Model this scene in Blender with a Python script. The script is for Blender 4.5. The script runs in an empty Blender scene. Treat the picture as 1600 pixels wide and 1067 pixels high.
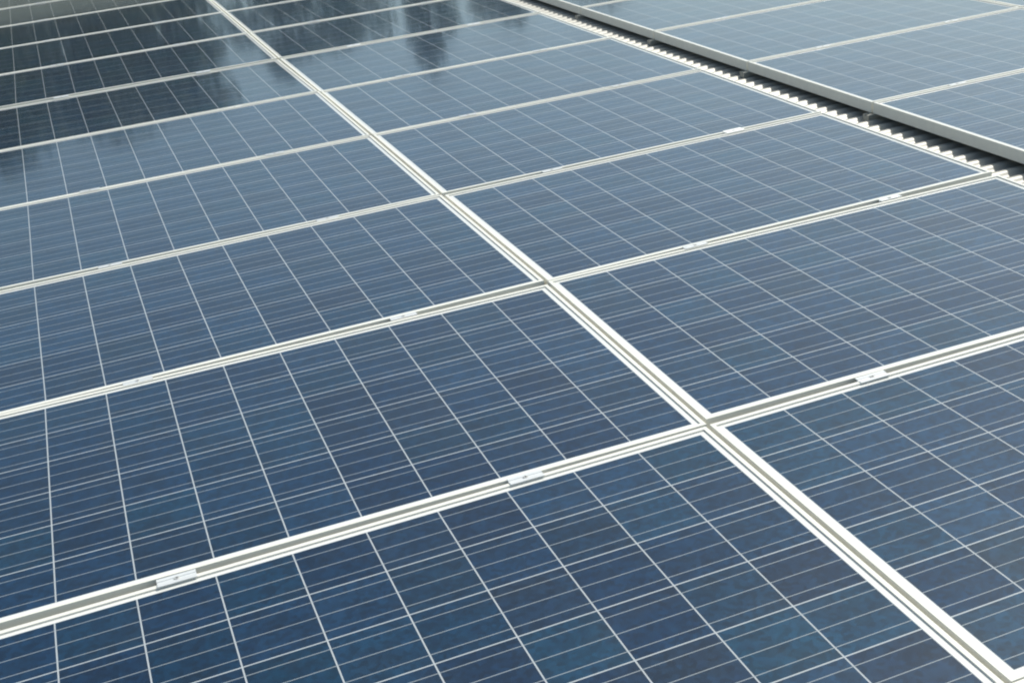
import bpy, math, random
from mathutils import Vector, Matrix

random.seed(7)
S = bpy.context.scene
COL = S.collection

# ------------------------------------------------------------------ camera
F_PX, CAM = 1961.48, Vector((-1.20576, -1.27195, 1.43414))
YAW, PIT, ROLL = 0.31837, 0.43257, -0.11288
d = Vector((math.sin(YAW) * math.cos(PIT), math.cos(YAW) * math.cos(PIT), -math.sin(PIT)))
r = Vector((math.cos(YAW), -math.sin(YAW), 0))
u = r.cross(d)
r2 = r * math.cos(ROLL) + u * math.sin(ROLL)
u2 = -r * math.sin(ROLL) + u * math.cos(ROLL)
cam_data = bpy.data.cameras.new("camera")
cam_data.sensor_width = 36
cam_data.lens = F_PX / 1600 * 36
cam_data.clip_start = 0.05
cam_data.clip_end = 2000
cam = bpy.data.objects.new("camera", cam_data)
COL.objects.link(cam)
cam.matrix_world = Matrix((
    (r2.x, u2.x, -d.x, CAM.x),
    (r2.y, u2.y, -d.y, CAM.y),
    (r2.z, u2.z, -d.z, CAM.z),
    (0, 0, 0, 1)))
S.camera = cam

# ------------------------------------------------------------------ sky, sun, exposure
SUN_EL, SUN_AZ = math.radians(54), math.radians(68)      # azimuth from +y towards +x
w = bpy.data.worlds.new("World")
S.world = w
w.use_nodes = True
nt = w.node_tree
nt.nodes.clear()
sky = nt.nodes.new("ShaderNodeTexSky")
sky.sky_type = 'NISHITA'
sky.sun_disc = False
sky.sun_elevation = SUN_EL
sky.sun_rotation = SUN_AZ
sky.altitude = 100
sky.air_density = 1.0
sky.dust_density = 3.0
sky.ozone_density = 0.25
bg = nt.nodes.new("ShaderNodeBackground")
bg.inputs['Strength'].default_value = 0.13
wo = nt.nodes.new("ShaderNodeOutputWorld")
tint = nt.nodes.new("ShaderNodeMix")        # slightly hazy, greener summer sky
tint.data_type = 'RGBA'
tint.blend_type = 'MULTIPLY'
tint.inputs[0].default_value = 1.0
tint.inputs[7].default_value = (0.94, 1.035, 0.97, 1)
nt.links.new(sky.outputs[0], tint.inputs[6])
nt.links.new(tint.outputs[2], bg.inputs[0])
nt.links.new(bg.outputs[0], wo.inputs[0])

sd = bpy.data.lights.new("sun", 'SUN')
sd.energy = 3.8
sd.angle = math.radians(0.5)
sd.color = (1.0, 0.96, 0.88)
sun = bpy.data.objects.new("sun", sd)
COL.objects.link(sun)
sdir = Vector((math.sin(SUN_AZ) * math.cos(SUN_EL), math.cos(SUN_AZ) * math.cos(SUN_EL), math.sin(SUN_EL)))
sun.rotation_euler = sdir.to_track_quat('Z', 'Y').to_euler()
sun.location = (4, 4, 12)

S.view_settings.view_transform = 'Standard'
S.view_settings.look = 'None'
S.view_settings.exposure = 0.0
S.view_settings.gamma = 1.0
try:
    S.cycles.filter_width = 2.1
except Exception:
    pass


# ------------------------------------------------------------------ material helpers
class NT:
    def __init__(self, name):
        self.m = bpy.data.materials.new(name)
        self.m.use_nodes = True
        self.t = self.m.node_tree
        self.b = self.t.nodes['Principled BSDF']

    def n(self, typ, **kw):
        x = self.t.nodes.new(typ)
        for k, v in kw.items():
            setattr(x, k, v)
        return x

    def l(self, a, b):
        self.t.links.new(a, b)

    def val(self, sock, v):
        if isinstance(v, (int, float)):
            sock.default_value = v
        else:
            self.l(v, sock)

    def math(self, op, a, b=None, clamp=False):
        x = self.n("ShaderNodeMath", operation=op, use_clamp=clamp)
        self.val(x.inputs[0], a)
        if b is not None:
            self.val(x.inputs[1], b)
        return x.outputs[0]

    def mix(self, fac, a, b):
        x = self.n("ShaderNodeMix", data_type='RGBA')
        self.val(x.inputs[0], fac)
        for s, v in ((x.inputs[6], a), (x.inputs[7], b)):
            if isinstance(v, tuple):
                s.default_value = (*v, 1)
            else:
                self.l(v, s)
        return x.outputs[2]

    def noise(self, vec, scale, detail=3, rough=.5, dim='3D', w=None):
        x = self.n("ShaderNodeTexNoise", noise_dimensions=dim)
        if vec is not None:
            self.l(vec, x.inputs['Vector'])
        if w is not None:
            self.l(w, x.inputs['W'])
        x.inputs['Scale'].default_value = scale
        x.inputs['Detail'].default_value = detail
        x.inputs['Roughness'].default_value = rough
        return x.outputs[0]

    def ramp(self, v, lo, hi, a=0.0, b=1.0):
        x = self.n("ShaderNodeMapRange")
        self.val(x.inputs[0], v)
        for i, q in enumerate((lo, hi, a, b)):
            x.inputs[i + 1].default_value = q
        return x.outputs[0]


CELL, PITCH, PW, PH = 0.156, 0.159, 1.640, 0.999


def mat_laminate():
    k = NT("solar_laminate")
    tc = k.n("ShaderNodeTexCoord")
    oi = k.n("ShaderNodeObjectInfo")
    sep = k.n("ShaderNodeSeparateXYZ")
    k.l(tc.outputs['Object'], sep.inputs[0])
    gx = k.math('ADD', k.math('DIVIDE', sep.outputs[0], PITCH), 5.0)
    gy = k.math('ADD', k.math('DIVIDE', sep.outputs[1], PITCH), 3.0)
    ix, iy = k.math('FLOOR', gx), k.math('FLOOR', gy)
    fx, fy = k.math('FRACT', gx), k.math('FRACT', gy)
    hw = 0.5 * CELL / PITCH

    def inside(f, h):
        return k.math('LESS_THAN', k.math('ABSOLUTE', k.math('SUBTRACT', f, 0.5)), h)
    act = k.math('MULTIPLY', inside(k.math('DIVIDE', gx, 10.0), 0.4999), inside(k.math('DIVIDE', gy, 6.0), 0.4998))
    cell = k.math('MULTIPLY', k.math('MULTIPLY', inside(fx, hw), inside(fy, hw)), act)
    # three bus bars along the long side of each cell
    b3 = k.math('FRACT', k.math('MULTIPLY', k.math('ADD', k.math('DIVIDE', k.math('SUBTRACT', fy, 0.5), hw * 2), 0.5), 3.0))
    bus = k.math('MULTIPLY', inside(b3, 0.0165), act)
    # per-cell hash
    cv = k.n("ShaderNodeCombineXYZ")
    k.l(ix, cv.inputs[0]); k.l(iy, cv.inputs[1])
    ad = k.n("ShaderNodeVectorMath", operation='MULTIPLY_ADD')
    k.l(oi.outputs['Location'], ad.inputs[0])
    ad.inputs[1].default_value = (3.17, 5.71, 0)
    k.l(cv.outputs[0], ad.inputs[2])
    wn = k.n("ShaderNodeTexWhiteNoise", noise_dimensions='3D')
    k.l(ad.outputs[0], wn.inputs['Vector'])
    cs = k.n("ShaderNodeSeparateColor")
    k.l(wn.outputs['Color'], cs.inputs[0])
    # soft clouding of the blue inside each cell, its own for each cell
    cloud = k.noise(tc.outputs['Object'], 11, 2, .5, '4D', k.math('MULTIPLY', wn.outputs['Value'], 60.0))
    cloud2 = k.noise(tc.outputs['Object'], 38, 3, .6, '4D', k.math('MULTIPLY', wn.outputs['Value'], 35.0))
    c = k.mix(cs.outputs[0], (0.004, 0.030, 0.078), (0.011, 0.056, 0.120))
    c = k.mix(k.ramp(cs.outputs[1], .5, .95, 0, .5), c, (0.004, 0.062, 0.108))
    c = k.mix(k.ramp(cs.outputs[2], .72, 1.0, 0, .45), c, (0.016, 0.026, 0.048))
    c = k.mix(k.ramp(cloud, .47, .70, 0, .45), c, (0.016, 0.026, 0.040))
    c = k.mix(k.ramp(cloud2, .5, .75, 0, .25), c, (0.010, 0.032, 0.100))
    # crystal grain
    vo = k.n("ShaderNodeTexVoronoi")
    k.l(tc.outputs['Object'], vo.inputs['Vector'])
    vo.inputs['Scale'].default_value = 95
    vs = k.n("ShaderNodeSeparateColor")
    k.l(vo.outputs['Color'], vs.inputs[0])
    vb = k.n("ShaderNodeTexVoronoi", voronoi_dimensions='4D')
    k.l(tc.outputs['Object'], vb.inputs['Vector'])
    k.l(k.math('MULTIPLY', wn.outputs['Value'], 9.0), vb.inputs['W'])
    vb.inputs['Scale'].default_value = 34
    vbs = k.n("ShaderNodeSeparateColor")
    k.l(vb.outputs['Color'], vbs.inputs[0])
    c = k.mix(k.ramp(vbs.outputs[1], .6, .7, 0, .25), c, (0.004, 0.020, 0.050))
    c = k.mix(k.ramp(vbs.outputs[2], .8, .9, 0, .22), c, (0.012, 0.060, 0.125))
    hs = k.n("ShaderNodeHueSaturation")
    k.l(k.ramp(vs.outputs[0], 0, 1, .72, 1.28), hs.inputs['Value'])
    k.l(c, hs.inputs['Color'])
    c = hs.outputs[0]
    base = k.mix(cell, (0.42, 0.45, 0.47), c)
    base = k.mix(bus, base, (0.30, 0.33, 0.35))
    # the broad margin round the cells is plain white backsheet
    base = k.mix(act, (0.74, 0.74, 0.71), base)
    dust = k.noise(tc.outputs['Object'], 4.5, 6, .65)
    base = k.mix(k.ramp(dust, .45, .8, .002, .022), base, (0.45, 0.44, 0.40))
    k.l(base, k.b.inputs['Base Color'])
    # blue cells are an interference coating on silicon: they mirror the sky in blue under clear glass
    k.l(k.math('MULTIPLY', k.math('MULTIPLY', cell, k.math('SUBTRACT', 1.0, bus)), .62), k.b.inputs['Metallic'])
    k.b.inputs['Roughness'].default_value = .24
    k.b.inputs['Coat Weight'].default_value = 1.0
    k.b.inputs['Coat IOR'].default_value = 1.5
    k.l(k.ramp(dust, .3, .75, .045, .085), k.b.inputs['Coat Roughness'])
    k.b.inputs['IOR'].default_value = 1.2
    bp = k.n("ShaderNodeBump")
    bp.inputs['Strength'].default_value = .10
    bp.inputs['Distance'].default_value = .002
    k.l(k.noise(tc.outputs['Object'], 5, 2), bp.inputs['Height'])
    k.l(bp.outputs[0], k.b.inputs['Normal'])
    k.l(bp.outputs[0], k.b.inputs['Coat Normal'])
    return k.m


def mat_metal(name, col, metallic, rough, sc=30, amp=.08):
    k = NT(name)
    tc = k.n("ShaderNodeTexCoord")
    mp = k.n("ShaderNodeMapping")
    mp.inputs['Scale'].default_value = (.25, 1, 1)
    k.l(tc.outputs['Object'], mp.inputs[0])
    n = k.noise(mp.outputs[0], sc, 5, .6)
    k.l(k.mix(k.ramp(n, .3, .75), col, tuple(q * (1 - amp * 2) for q in col)), k.b.inputs['Base Color'])
    k.b.inputs['Metallic'].default_value = metallic
    k.l(k.ramp(n, .3, .7, rough - .05, rough + .08), k.b.inputs['Roughness'])
    return k.m


def mat_roof():
    k = NT("painted_corrugated_steel")
    tc = k.n("ShaderNodeTexCoord")
    n = k.noise(tc.outputs['Object'], 6, 6, .65)
    mp = k.n("ShaderNodeMapping")
    mp.inputs['Scale'].default_value = (2.0, 30, 1)
    k.l(tc.outputs['Object'], mp.inputs[0])
    n2 = k.noise(mp.outputs[0], 1.2, 4)
    c = k.mix(k.ramp(n, .4, .75, 0, .6), (0.40, 0.395, 0.365), (0.29, 0.285, 0.26))
    c = k.mix(k.ramp(n2, .5, .8, 0, .5), c, (0.30, 0.28, 0.23))
    k.l(c, k.b.inputs['Base Color'])
    k.b.inputs['Roughness'].default_value = .45
    k.b.inputs['Metallic'].default_value = .15
    return k.m


def mat_plain(name, a, b, scale, rough=.9):
    k = NT(name)
    tc = k.n("ShaderNodeTexCoord")
    n = k.noise(tc.outputs['Object'], scale, 6, .6)
    k.l(k.mix(k.ramp(n, .35, .65), a, b), k.b.inputs['Base Color'])
    k.b.inputs['Roughness'].default_value = rough
    return k.m


M_LAM = mat_laminate()
M_FRAME = mat_metal("anodised_frame", (0.79, 0.78, 0.71), .0, .34, 20, .04)
M_CLAMP = mat_metal("bright_clamp_metal", (0.76, 0.78, 0.78), .2, .36, 60, .08)
M_CLAMP_GLINT = mat_metal("glint_clamp_metal", (0.90, 0.90, 0.88), .0, .4, 60, .02)  # clamp metal whitened to paint in a sun glint
M_BOLT = mat_metal("steel_bolt", (0.58, 0.58, 0.56), .4, .4, 60, .1)
M_RAIL = mat_metal("mill_aluminium", (0.42, 0.42, 0.38), .3, .45, 30, .1)
M_ROOF = mat_roof()
M_BRICK = mat_plain("render_wall", (0.40, 0.38, 0.34), (0.33, 0.31, 0.28), 3)
M_GREY = mat_plain("grey_boarding", (0.33, 0.36, 0.30), (0.24, 0.26, 0.22), 4)
M_SLATE = mat_plain("slate", (0.15, 0.17, 0.14), (0.10, 0.115, 0.095), 5)
M_GRASS = mat_plain("grass_ground", (0.07, 0.10, 0.035), (0.11, 0.12, 0.05), .3)
M_BARK = mat_plain("bark", (0.10, 0.08, 0.06), (0.05, 0.04, 0.03), 8)
M_LEAF = mat_plain("leaf", (0.045, 0.085, 0.025), (0.025, 0.055, 0.018), 2.5, .6)
M_PANE = NT("window_pane").m
M_PANE.node_tree.nodes['Principled BSDF'].inputs['Base Color'].default_value = (.02, .025, .03, 1)
M_PANE.node_tree.nodes['Principled BSDF'].inputs['Roughness'].default_value = .05


# ------------------------------------------------------------------ object helpers
def mesh_obj(name, me, parent=None, loc=(0, 0, 0), rot=(0, 0, 0)):
    o = bpy.data.objects.new(name, me)
    COL.objects.link(o)
    o.parent = parent
    o.location = loc
    o.rotation_euler = rot
    return o


def mk(name, V, Fc, mat, smooth=False):
    me = bpy.data.meshes.new(name)
    me.from_pydata([tuple(v) for v in V], [], Fc)
    me.materials.append(mat)
    if smooth:
        me.polygons.foreach_set('use_smooth', [True] * len(me.polygons))
    me.update()
    return me


def tag(o, label=None, cat=None, group=None, kind=None):
    if label: o['label'] = label
    if cat: o['category'] = cat
    if group: o['group'] = group
    if kind: o['kind'] = kind
    return o


def thing(name, label, cat, loc=(0, 0, 0), rot=(0, 0, 0), group=None):
    o = bpy.data.objects.new(name, None)
    COL.objects.link(o)
    o.empty_display_size = .1
    o.location = loc
    o.rotation_euler = rot
    return tag(o, label, cat, group)


def box_vf(x0, x1, y0, y1, z0, z1, base=0):
    V = [(x0, y0, z0), (x1, y0, z0), (x1, y1, z0), (x0, y1, z0), (x0, y0, z1), (x1, y0, z1), (x1, y1, z1), (x0, y1, z1)]
    Q = [(0, 3, 2, 1), (4, 5, 6, 7), (0, 1, 5, 4), (1, 2, 6, 5), (2, 3, 7, 6), (3, 0, 4, 7)]
    return V, [tuple(i + base for i in q) for q in Q]


def extrude_x(prof, x0, x1):
    """closed profile of (y, z), extruded along x, with caps"""
    n = len(prof)
    V = [(x0, a, b) for a, b in prof] + [(x1, a, b) for a, b in prof]
    Q = [(i, (i + 1) % n, n + (i + 1) % n, n + i) for i in range(n)]
    Q.append(tuple(range(n - 1, -1, -1)))
    Q.append(tuple(range(n, 2 * n)))
    return V, Q


# ------------------------------------------------------------------ ground and the roofed building
tag(mesh_obj("ground", mk("ground", [(-600, -600, -5.5), (600, -600, -5.5), (600, 600, -5.5), (-600, 600, -5.5)], [(0, 1, 2, 3)], M_GRASS)), kind="structure")

ROOF_Z = -0.095            # middle of the corrugation
AMP, RIB = 0.0078, 0.076
shed = thing("metal_roofed_shed", "pale corrugated metal roof under and between the panel arrays", "building", (0, 0, -5.5))


def roof_sheet():
    y0, y1, seg = -5.0, 15.0, 14
    n = int((y1 - y0) / RIB * seg)
    xs = [-6.0, -2.0, 1.5, 2.2, 6.0, 12.0]
    V, Q = [], []
    for x in xs:
        for j in range(n + 1):
            y = y0 + j * RIB / seg
            s = math.sin(2 * math.pi * (y + .004) / RIB)
            s = math.copysign(abs(s) ** .8, s)
            V.append((x, y, ROOF_Z + 5.5 + AMP * s))
    for i in range(len(xs) - 1):
        for j in range(n):
            a = i * (n + 1) + j
            Q.append((a, a + n + 1, a + n + 2, a + 1))
    return mk("roof", V, Q, M_ROOF, True)


mesh_obj("roof", roof_sheet(), shed)
V, Q = box_vf(-5.8, 11.8, -4.8, 14.8, 0, 5.35)
mesh_obj("wall", mk("wall", V, Q, M_BRICK), shed)


# ------------------------------------------------------------------ solar panels
def frame_mesh():
    prof = [(0, -.046), (0, -.0006), (.0006, 0), (.0104, 0), (.011, -.0006), (.011, -.0037), (.0025, -.0037),
            (.0025, -.0442), (.028, -.0442), (.028, -.046)]
    hx, hy = PW / 2, PH / 2
    V, Q = [], []
    n = len(prof)
    for sx, sy in ((-1, -1), (1, -1), (1, 1), (-1, 1)):
        for a, z in prof:
            V.append((sx * (hx - a), sy * (hy - a), z))
    for c in range(4):
        b, e = c * n, ((c + 1) % 4) * n
        for i in range(n):
            j = (i + 1) % n
            Q.append((b + i, e + i, e + j, b + j))
    return mk("frame", V, Q, M_FRAME)


FR = frame_mesh()
V, Q = box_vf(-PW / 2 + .0032, PW / 2 - .0032, -PH / 2 + .0032, PH / 2 - .0032, -.0082, -.0040)
LAM = mk("laminate", V, Q, M_LAM)
V, Q = box_vf(-.05, .05, .30, .42, -.030, -.0082)
JB = mk("junction_box", V, Q, M_PANE)

proto = {}


def panel(x, y, z, label, group, rx=0, ry=0, rz=0):
    if not proto:
        t = thing("solar_panel", label, "solar panel", group=group)
        mesh_obj("frame", FR, t)
        mesh_obj("laminate", LAM, t)
        proto['t'] = t
    else:
        src = proto['t']
        t = src.copy()
        COL.objects.link(t)
        for ch in list(src.children):
            c = ch.copy()
            COL.objects.link(c)
            c.parent = t
        t['label'] = label
        t['group'] = group
    t.location = (x, y, z)
    t.rotation_euler = (math.radians(rx), math.radians(ry), math.radians(rz))
    return t


VS = [0.00258, 0.99613, 2.01426, 3.03917, 4.04839, 5.06023, 6.07468, 7.08513, 8.09642, 9.1074, 10.11947, 11.1315]
US = [-.01155, -.00943, .01293, .00557, .00965, .00316, -.00877, -.00127, -.00027, 0, 0, 0]
VS = [-1.010] + VS
US = [-.011] + US
UGAP, XC = .010, .005 + PW / 2
ORD = ['cut-off corner', 'first', 'second', 'third', 'fourth', 'fifth', 'sixth', 'seventh', 'eighth', 'ninth', 'tenth', 'eleventh']
LEFT_LOOK = {
    0: "mostly cut off by the bottom edge", 1: "darkest blue glass, wide busbars showing", 2: "deep blue glass with clear white grid",
    3: "steel blue glass", 4: "soft blue glass", 5: "paler grey-blue glass with a faint dark smudge",
    6: "half dark from reflected trees", 7: "nearly black with a pale streak at its right", 8: "almost black glass",
    9: "black glass", 10: "dark glass greying at the far left", 11: "grey reflection, at the top left edge"}
RIGHT_LOOK = {
    0: "only its frame tip in the bottom corner", 1: "bright blue cells beside the widest white frame", 2: "grey-blue cells with crisp fine lines",
    3: "slate blue glass reaching the ribbed roof strip", 4: "pale slate blue glass by the ribbed roof strip", 5: "light grey-blue glass",
    6: "grey-blue glass with a small dark smudge", 7: "dark streaks reflected across its left half", 8: "dark blue glass cut by the top edge",
    9: "dark sliver at the top edge"}
random.seed(11)
TILT = {('L', 5): .25, ('L', 6): -.30, ('L', 7): -.1, ('R', 6): .1, ('R', 7): -.15}
DY = {1: -.004, 2: .005, 3: .001, 6: -.006, 7: .008, 8: .004}
for side, last, look in (('L', 11, LEFT_LOOK), ('R', 9, RIGHT_LOOK)):
    for k in range(last + 1):
        y = (VS[k] + VS[k + 1]) / 2 + DY.get(k, 0)
        x = (US[k] + US[k + 1]) / 2 + (XC if side == 'R' else -XC)
        rx = TILT.get((side, k), random.uniform(-.06, .06))
        rz = math.degrees(-(US[k + 1] - US[k]) / 1.01) * .55 + random.uniform(-.02, .02)
        row = "%s row from the front" % ORD[k] if k else "front cut-off row"
        colname = "left" if side == 'L' else "middle"
        lab = "%s column, %s, %s" % (colname, row, look[k])
        panel(x + random.uniform(-.0008, .0008), y + random.uniform(-.001, .001), random.uniform(-.0008, .0008), lab,
              "framed solar panels laid out on the roof", rx, random.uniform(-.05, .05), rz)

# the array beyond the open strip of roof
FX, FZ = 1.925, -.020
FV = [2.070, 3.081, 4.093, 5.104, 6.115, 7.126]
FAR_LOOK = ["nearest one past the roof gap, cut by the right edge", "second past the roof gap, against the dark gap edge",
            "third past the roof gap, pale blue-grey", "fourth past the roof gap, pale blue-grey", "farthest one past the roof gap, at the top edge"]
for k in range(5):
    panel(FX + PW / 2, (FV[k] + FV[k + 1]) / 2, FZ, "far array panel, " + FAR_LOOK[k],
          "framed solar panels laid out on the roof", random.uniform(-.05, .05), random.uniform(-.05, .05), 0)
for k, lk in ((1, "sliver of panel at the right edge, just below the top right corner crossing"), (2, "panel corner filling the very top right of the picture")):
    panel(FX + PW * 1.5 + .012, (FV[k] + FV[k + 1]) / 2, FZ + .001, lk, "framed solar panels laid out on the roof", 0, 0, 0)


# ------------------------------------------------------------------ mounting rails
def rail_mesh(L, top):
    bot = ROOF_Z + AMP * .2
    p = [(-.02, bot), (-.02, top - .001), (-.019, top), (-.006, top), (-.006, top - .006), (.006, top - .006), (.006, top), (.019, top), (.02, top - .001), (.02, bot)]
    V, Q = extrude_x(p, 0, L)
    return mk("mounting_rail", V, Q, M_RAIL)


RN, RF = rail_mesh(1.66 * 2, -.0475), rail_mesh(3.48, FZ - .0475)
for k in range(1, 12):
    o = mesh_obj("mounting_rail", RN, None, (-1.66, VS[k], 0))
    tag(o, "hidden aluminium rail under the %s cross joint of the near array" % (ORD[k - 1] if k > 1 else "front corner"), "rail", "aluminium mounting rails under the panels")
for k in range(1, 6):
    o = mesh_obj("mounting_rail", RF, None, (FX - .032, FV[k], 0))
    tag(o, "rail tip poking from under the far array at its %s joint" % ORD[k], "rail", "aluminium mounting rails under the panels")

# ------------------------------------------------------------------ mid clamps
def clamp_meshes(wd):
    t, ch = .0015, .0030
    p = [(-wd, .0004), (-wd, t - .0006), (-wd + .0006, t), (-ch - .0012, t), (-ch, t - .0014), (ch, t - .0014), (ch + .0012, t), (wd - .0006, t), (wd, t - .0006), (wd, .0004),
         (wd - .0058, .0004), (wd - .0062, -.020), (-wd + .0062, -.020), (-wd + .0058, .0004)]
    V, Q = extrude_x(p, -.040, .040)
    body = mk("clamp_body", V, Q, M_CLAMP)
    V, Q = [], []
    n = 16
    for rr, z in ((.0062, t - .0016), (.0062, t + .0002), (.0055, t + .0008), (.0028, t + .0008), (.0028, t - .0012)):
        for i in range(n):
            a = 2 * math.pi * i / n
            V.append((rr * math.cos(a), rr * math.sin(a), z))
    for L in range(4):
        for i in range(n):
            a, b = L * n + i, L * n + (i + 1) % n
            Q.append((a, b, b + n, a + n))
    Q.append(tuple(range(4 * n, 5 * n)))
    return body, mk("bolt", V, Q, M_BOLT)


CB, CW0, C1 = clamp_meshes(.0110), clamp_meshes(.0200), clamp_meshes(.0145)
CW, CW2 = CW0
cl0 = {}


def clamp(x, y, z, label, wide=0, rx=0, ry=0, rz=0):
    key = wide
    if key not in cl0:
        t = thing("panel_clamp", label, "clamp", group="metal clamps bridging the cross joints")
        b, q = {0: CB, 1: CW0, 2: C1}[int(wide)]
        mesh_obj("clamp_body", b, t)
        mesh_obj("bolt", q, t)
        cl0[key] = t
    else:
        t = cl0[key].copy()
        COL.objects.link(t)
        for ch in list(cl0[key].children):
            c = ch.copy()
            COL.objects.link(c)
            c.parent = t
        t['label'] = label
    t.location = (x, y, z)
    t.rotation_euler = tuple(math.radians(a) for a in (rx, ry, rz))
    return t


for k in range(2, 12):
    for side, s, last in (('left', -1, 11), ('middle', 1, 9)):
        if k > last:
            continue
        for q, nm in ((.445, "by the central white seam" if s < 0 else "nearer the central white seam"), (1.215, "farther from the central white seam")):
            dy = (DY.get(k - 1, 0) + DY.get(k, 0)) / 2
            x = US[k] + s * q + random.uniform(-.012, .012)
            if k == 3 and s > 0 and q < 1:
                x += .05
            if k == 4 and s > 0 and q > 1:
                t = thing("panel_clamp", "clamp with sun glint painted white, on the third full cross joint of the middle column", "clamp",
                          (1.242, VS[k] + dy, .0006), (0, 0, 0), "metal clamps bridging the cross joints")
                b = CW.copy(); b.name = "clamp_body"; b.materials.clear(); b.materials.append(M_CLAMP_GLINT)  # wide body recoloured: its glint is in the colour
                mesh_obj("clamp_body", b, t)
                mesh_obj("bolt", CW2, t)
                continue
            clamp(x, VS[k] + dy, .0004, "clamp on %s full cross joint, %s column, %s" % (ORD[k - 1], side, nm), 1 if k == 7 else 2 if k == 2 else 0,
                  random.uniform(-.5, .5), random.uniform(-.3, .3), random.uniform(-.6, .6))
for k in range(1, 5):
    for q, nm in ((.43, "nearer the roof gap"), (1.2, "farther from the roof gap")):
        clamp(FX + q, FV[k], FZ + .0004, "far array clamp on its %s joint, %s" % (ORD[k], nm))

# ------------------------------------------------------------------ what the glass mirrors: trees and a grey building
def tree_meshes(seed, H, R):
    rnd = random.Random(seed)
    V, Q = [], []

    def limb(a, b, ra, rb, n=8):
        ax = (b - a).normalized()
        s = ax.cross(Vector((.3, .9, .1))).normalized()
        t = ax.cross(s)
        o = len(V)
        for c, rr in ((a, ra), (a.lerp(b, .5) + s * ra * .4, (ra + rb) / 2), (b, rb)):
            for i in range(n):
                g = 2 * math.pi * i / n
                V.append(c + (s * math.cos(g) + t * math.sin(g)) * rr)
        for L in range(2):
            for i in range(n):
                Q.append((o + L * n + i, o + L * n + (i + 1) % n, o + (L + 1) * n + (i + 1) % n, o + (L + 1) * n + i))
    limb(Vector((0, 0, -.2)), Vector((0, 0, H * .55)), R * .09, R * .055)
    limb(Vector((0, 0, H * .55)), Vector((.1, .1, H * .93)), R * .055, R * .015)
    blobs = []
    for i in range(15):
        g = i * 2.4 + rnd.uniform(-.4, .4)
        hh = H * (.32 + .62 * i / 15)
        rr = R * (1.0 - .62 * abs((i / 15) - .25) ** 1.2) * rnd.uniform(.4, .75)
        e = Vector((math.cos(g) * rr, math.sin(g) * rr, hh + H * .06))
        limb(Vector((0, 0, hh - H * .06)), e, R * .03, R * .008, 6)
        blobs.append((e, R * rnd.uniform(.32, .52)))
    blobs.append((Vector((0, 0, H * .95)), R * .3))
    trunk = mk("trunk", V, Q, M_BARK, True)
    LV, LQ = [], []
    for c, rad in blobs:
        for _ in range(520):
            v = Vector((rnd.gauss(0, 1), rnd.gauss(0, 1), rnd.gauss(0, 1))).normalized() * rad * rnd.uniform(.35, 1.05)
            v.z *= .8
            p = c + v
            a = Vector((rnd.gauss(0, 1), rnd.gauss(0, 1), rnd.gauss(0, 1))).normalized() * rnd.uniform(.09, .17)
            b = a.cross(Vector((rnd.gauss(0, 1), rnd.gauss(0, 1), rnd.gauss(0, 1)))).normalized() * a.length * .6
            o = len(LV)
            LV += [p - a, p + b, p + a, p - b]
            LQ.append((o, o + 1, o + 2, o + 3))
    return trunk, mk("crown", LV, LQ, M_LEAF)


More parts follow.
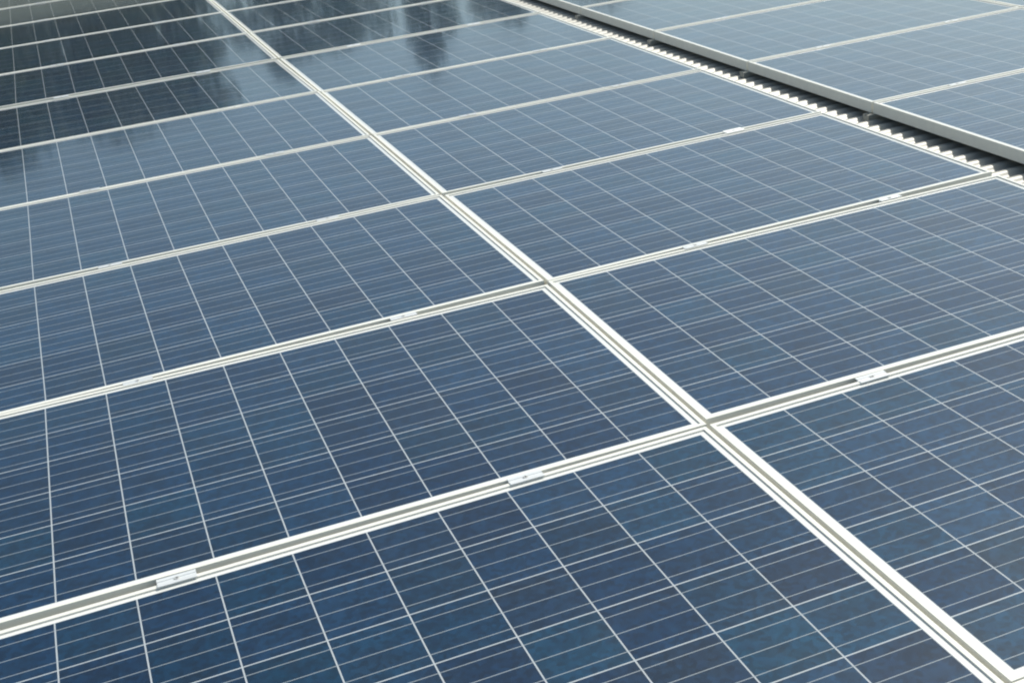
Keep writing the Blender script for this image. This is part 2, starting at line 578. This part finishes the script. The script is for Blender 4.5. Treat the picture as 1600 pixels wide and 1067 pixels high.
KINDS = [tree_meshes(3, 15.0, 3.6), tree_meshes(5, 15.0, 2.9), tree_meshes(8, 15.0, 3.2)]
TREES = [  # azimuth, distance, elevation of the top as seen over the roof, mesh, spread, label
    (-13, 44, 13.0, 0, 1.1, "broad dark tree mirrored beyond the left edge of the far left glass"),
    (-8, 47, 12.2, 1, 1.2, "dense tree mirrored at the far left edge of the glass"),
    (-3.5, 44, 12.5, 2, 1.2, "dark tree mirrored in the top left panels"),
    (.8, 46, 12.2, 0, 1.0, "wide tree mirrored left of centre in the farthest left panels"),
    (-10.5, 54, 12.0, 2, 1.3, "back row tree mirrored beyond the far left edge"),
    (-5.5, 55, 12.0, 0, 1.3, "back row tree filling the mirrored wood at the left edge"),
    (-1.2, 54, 11.7, 0, 1.2, "back row tree filling the mirrored wood left of centre"),
    (2.9, 55, 11.2, 1, 1.4, "back row tree behind the two widest mirrored crowns"),
    (4.8, 44, 11.6, 2, 1.0, "tree mirrored just left of the pale streak"),
    (9.6, 45, 10.3, 1, .95, "slim tree mirrored beside the central white seam"),
    (12.6, 43, 9.6, 0, .65, "tree mirrored just right of the central white seam"),
    (16.2, 45, 11.1, 2, .5, "ragged tree mirrored as streaks in the middle column"),
    (19.6, 46, 9.6, 1, .7, "last tree mirrored in the middle column near the roof gap"),
    (23.5, 48, 8.8, 0, .8, "small tree mirrored in the farthest glass by the roof gap"),
]
for n, (az, dist, el, kd, spread, lab) in enumerate(TREES):
    a = math.radians(az)
    t = thing("tree", lab, "tree", (CAM.x + math.sin(a) * dist, CAM.y + math.cos(a) * dist, -5.5), (0, 0, n * 1.3), "trees mirrored in the glass")
    h = 5.5 + math.tan(math.radians(el)) * dist
    s = h / 15.6
    mesh_obj("trunk", KINDS[kd][0], t)
    mesh_obj("crown", KINDS[kd][1], t)
    t.scale = (s * spread, s * spread, s)

house = thing("grey_boarded_building", "grey boarded building mirrored palely in the top left glass", "building", (-5.2, 28.5, -5.8))
V, Q = box_vf(-8, 6.6, 0, 7, .2, 7.2)
mesh_obj("wall", mk("wall", V, Q, M_GREY), house)
V = [(-8.3, -.4, 7.0), (6.9, -.4, 7.0), (6.9, 7.4, 7.0), (-8.3, 7.4, 7.0), (-8.3, 3.5, 8.9), (6.9, 3.5, 8.9)]
mesh_obj("roof", mk("roof", V, [(0, 1, 5, 4), (2, 3, 4, 5), (1, 2, 5), (3, 0, 4), (3, 2, 1, 0)], M_SLATE), house)
for x in (-6, -3.2, -.4, 2.4, 5.2):
    V, Q = box_vf(x - .55, x + .55, -.06, -.003, 4.6, 6.1)
    wdw = mesh_obj("window", mk("window", V, Q, M_FRAME), house)
    V, Q = box_vf(x - .47, x + .47, -.075, -.062, 4.68, 6.02)
    mesh_obj("pane", mk("pane", V, Q, M_PANE), wdw)
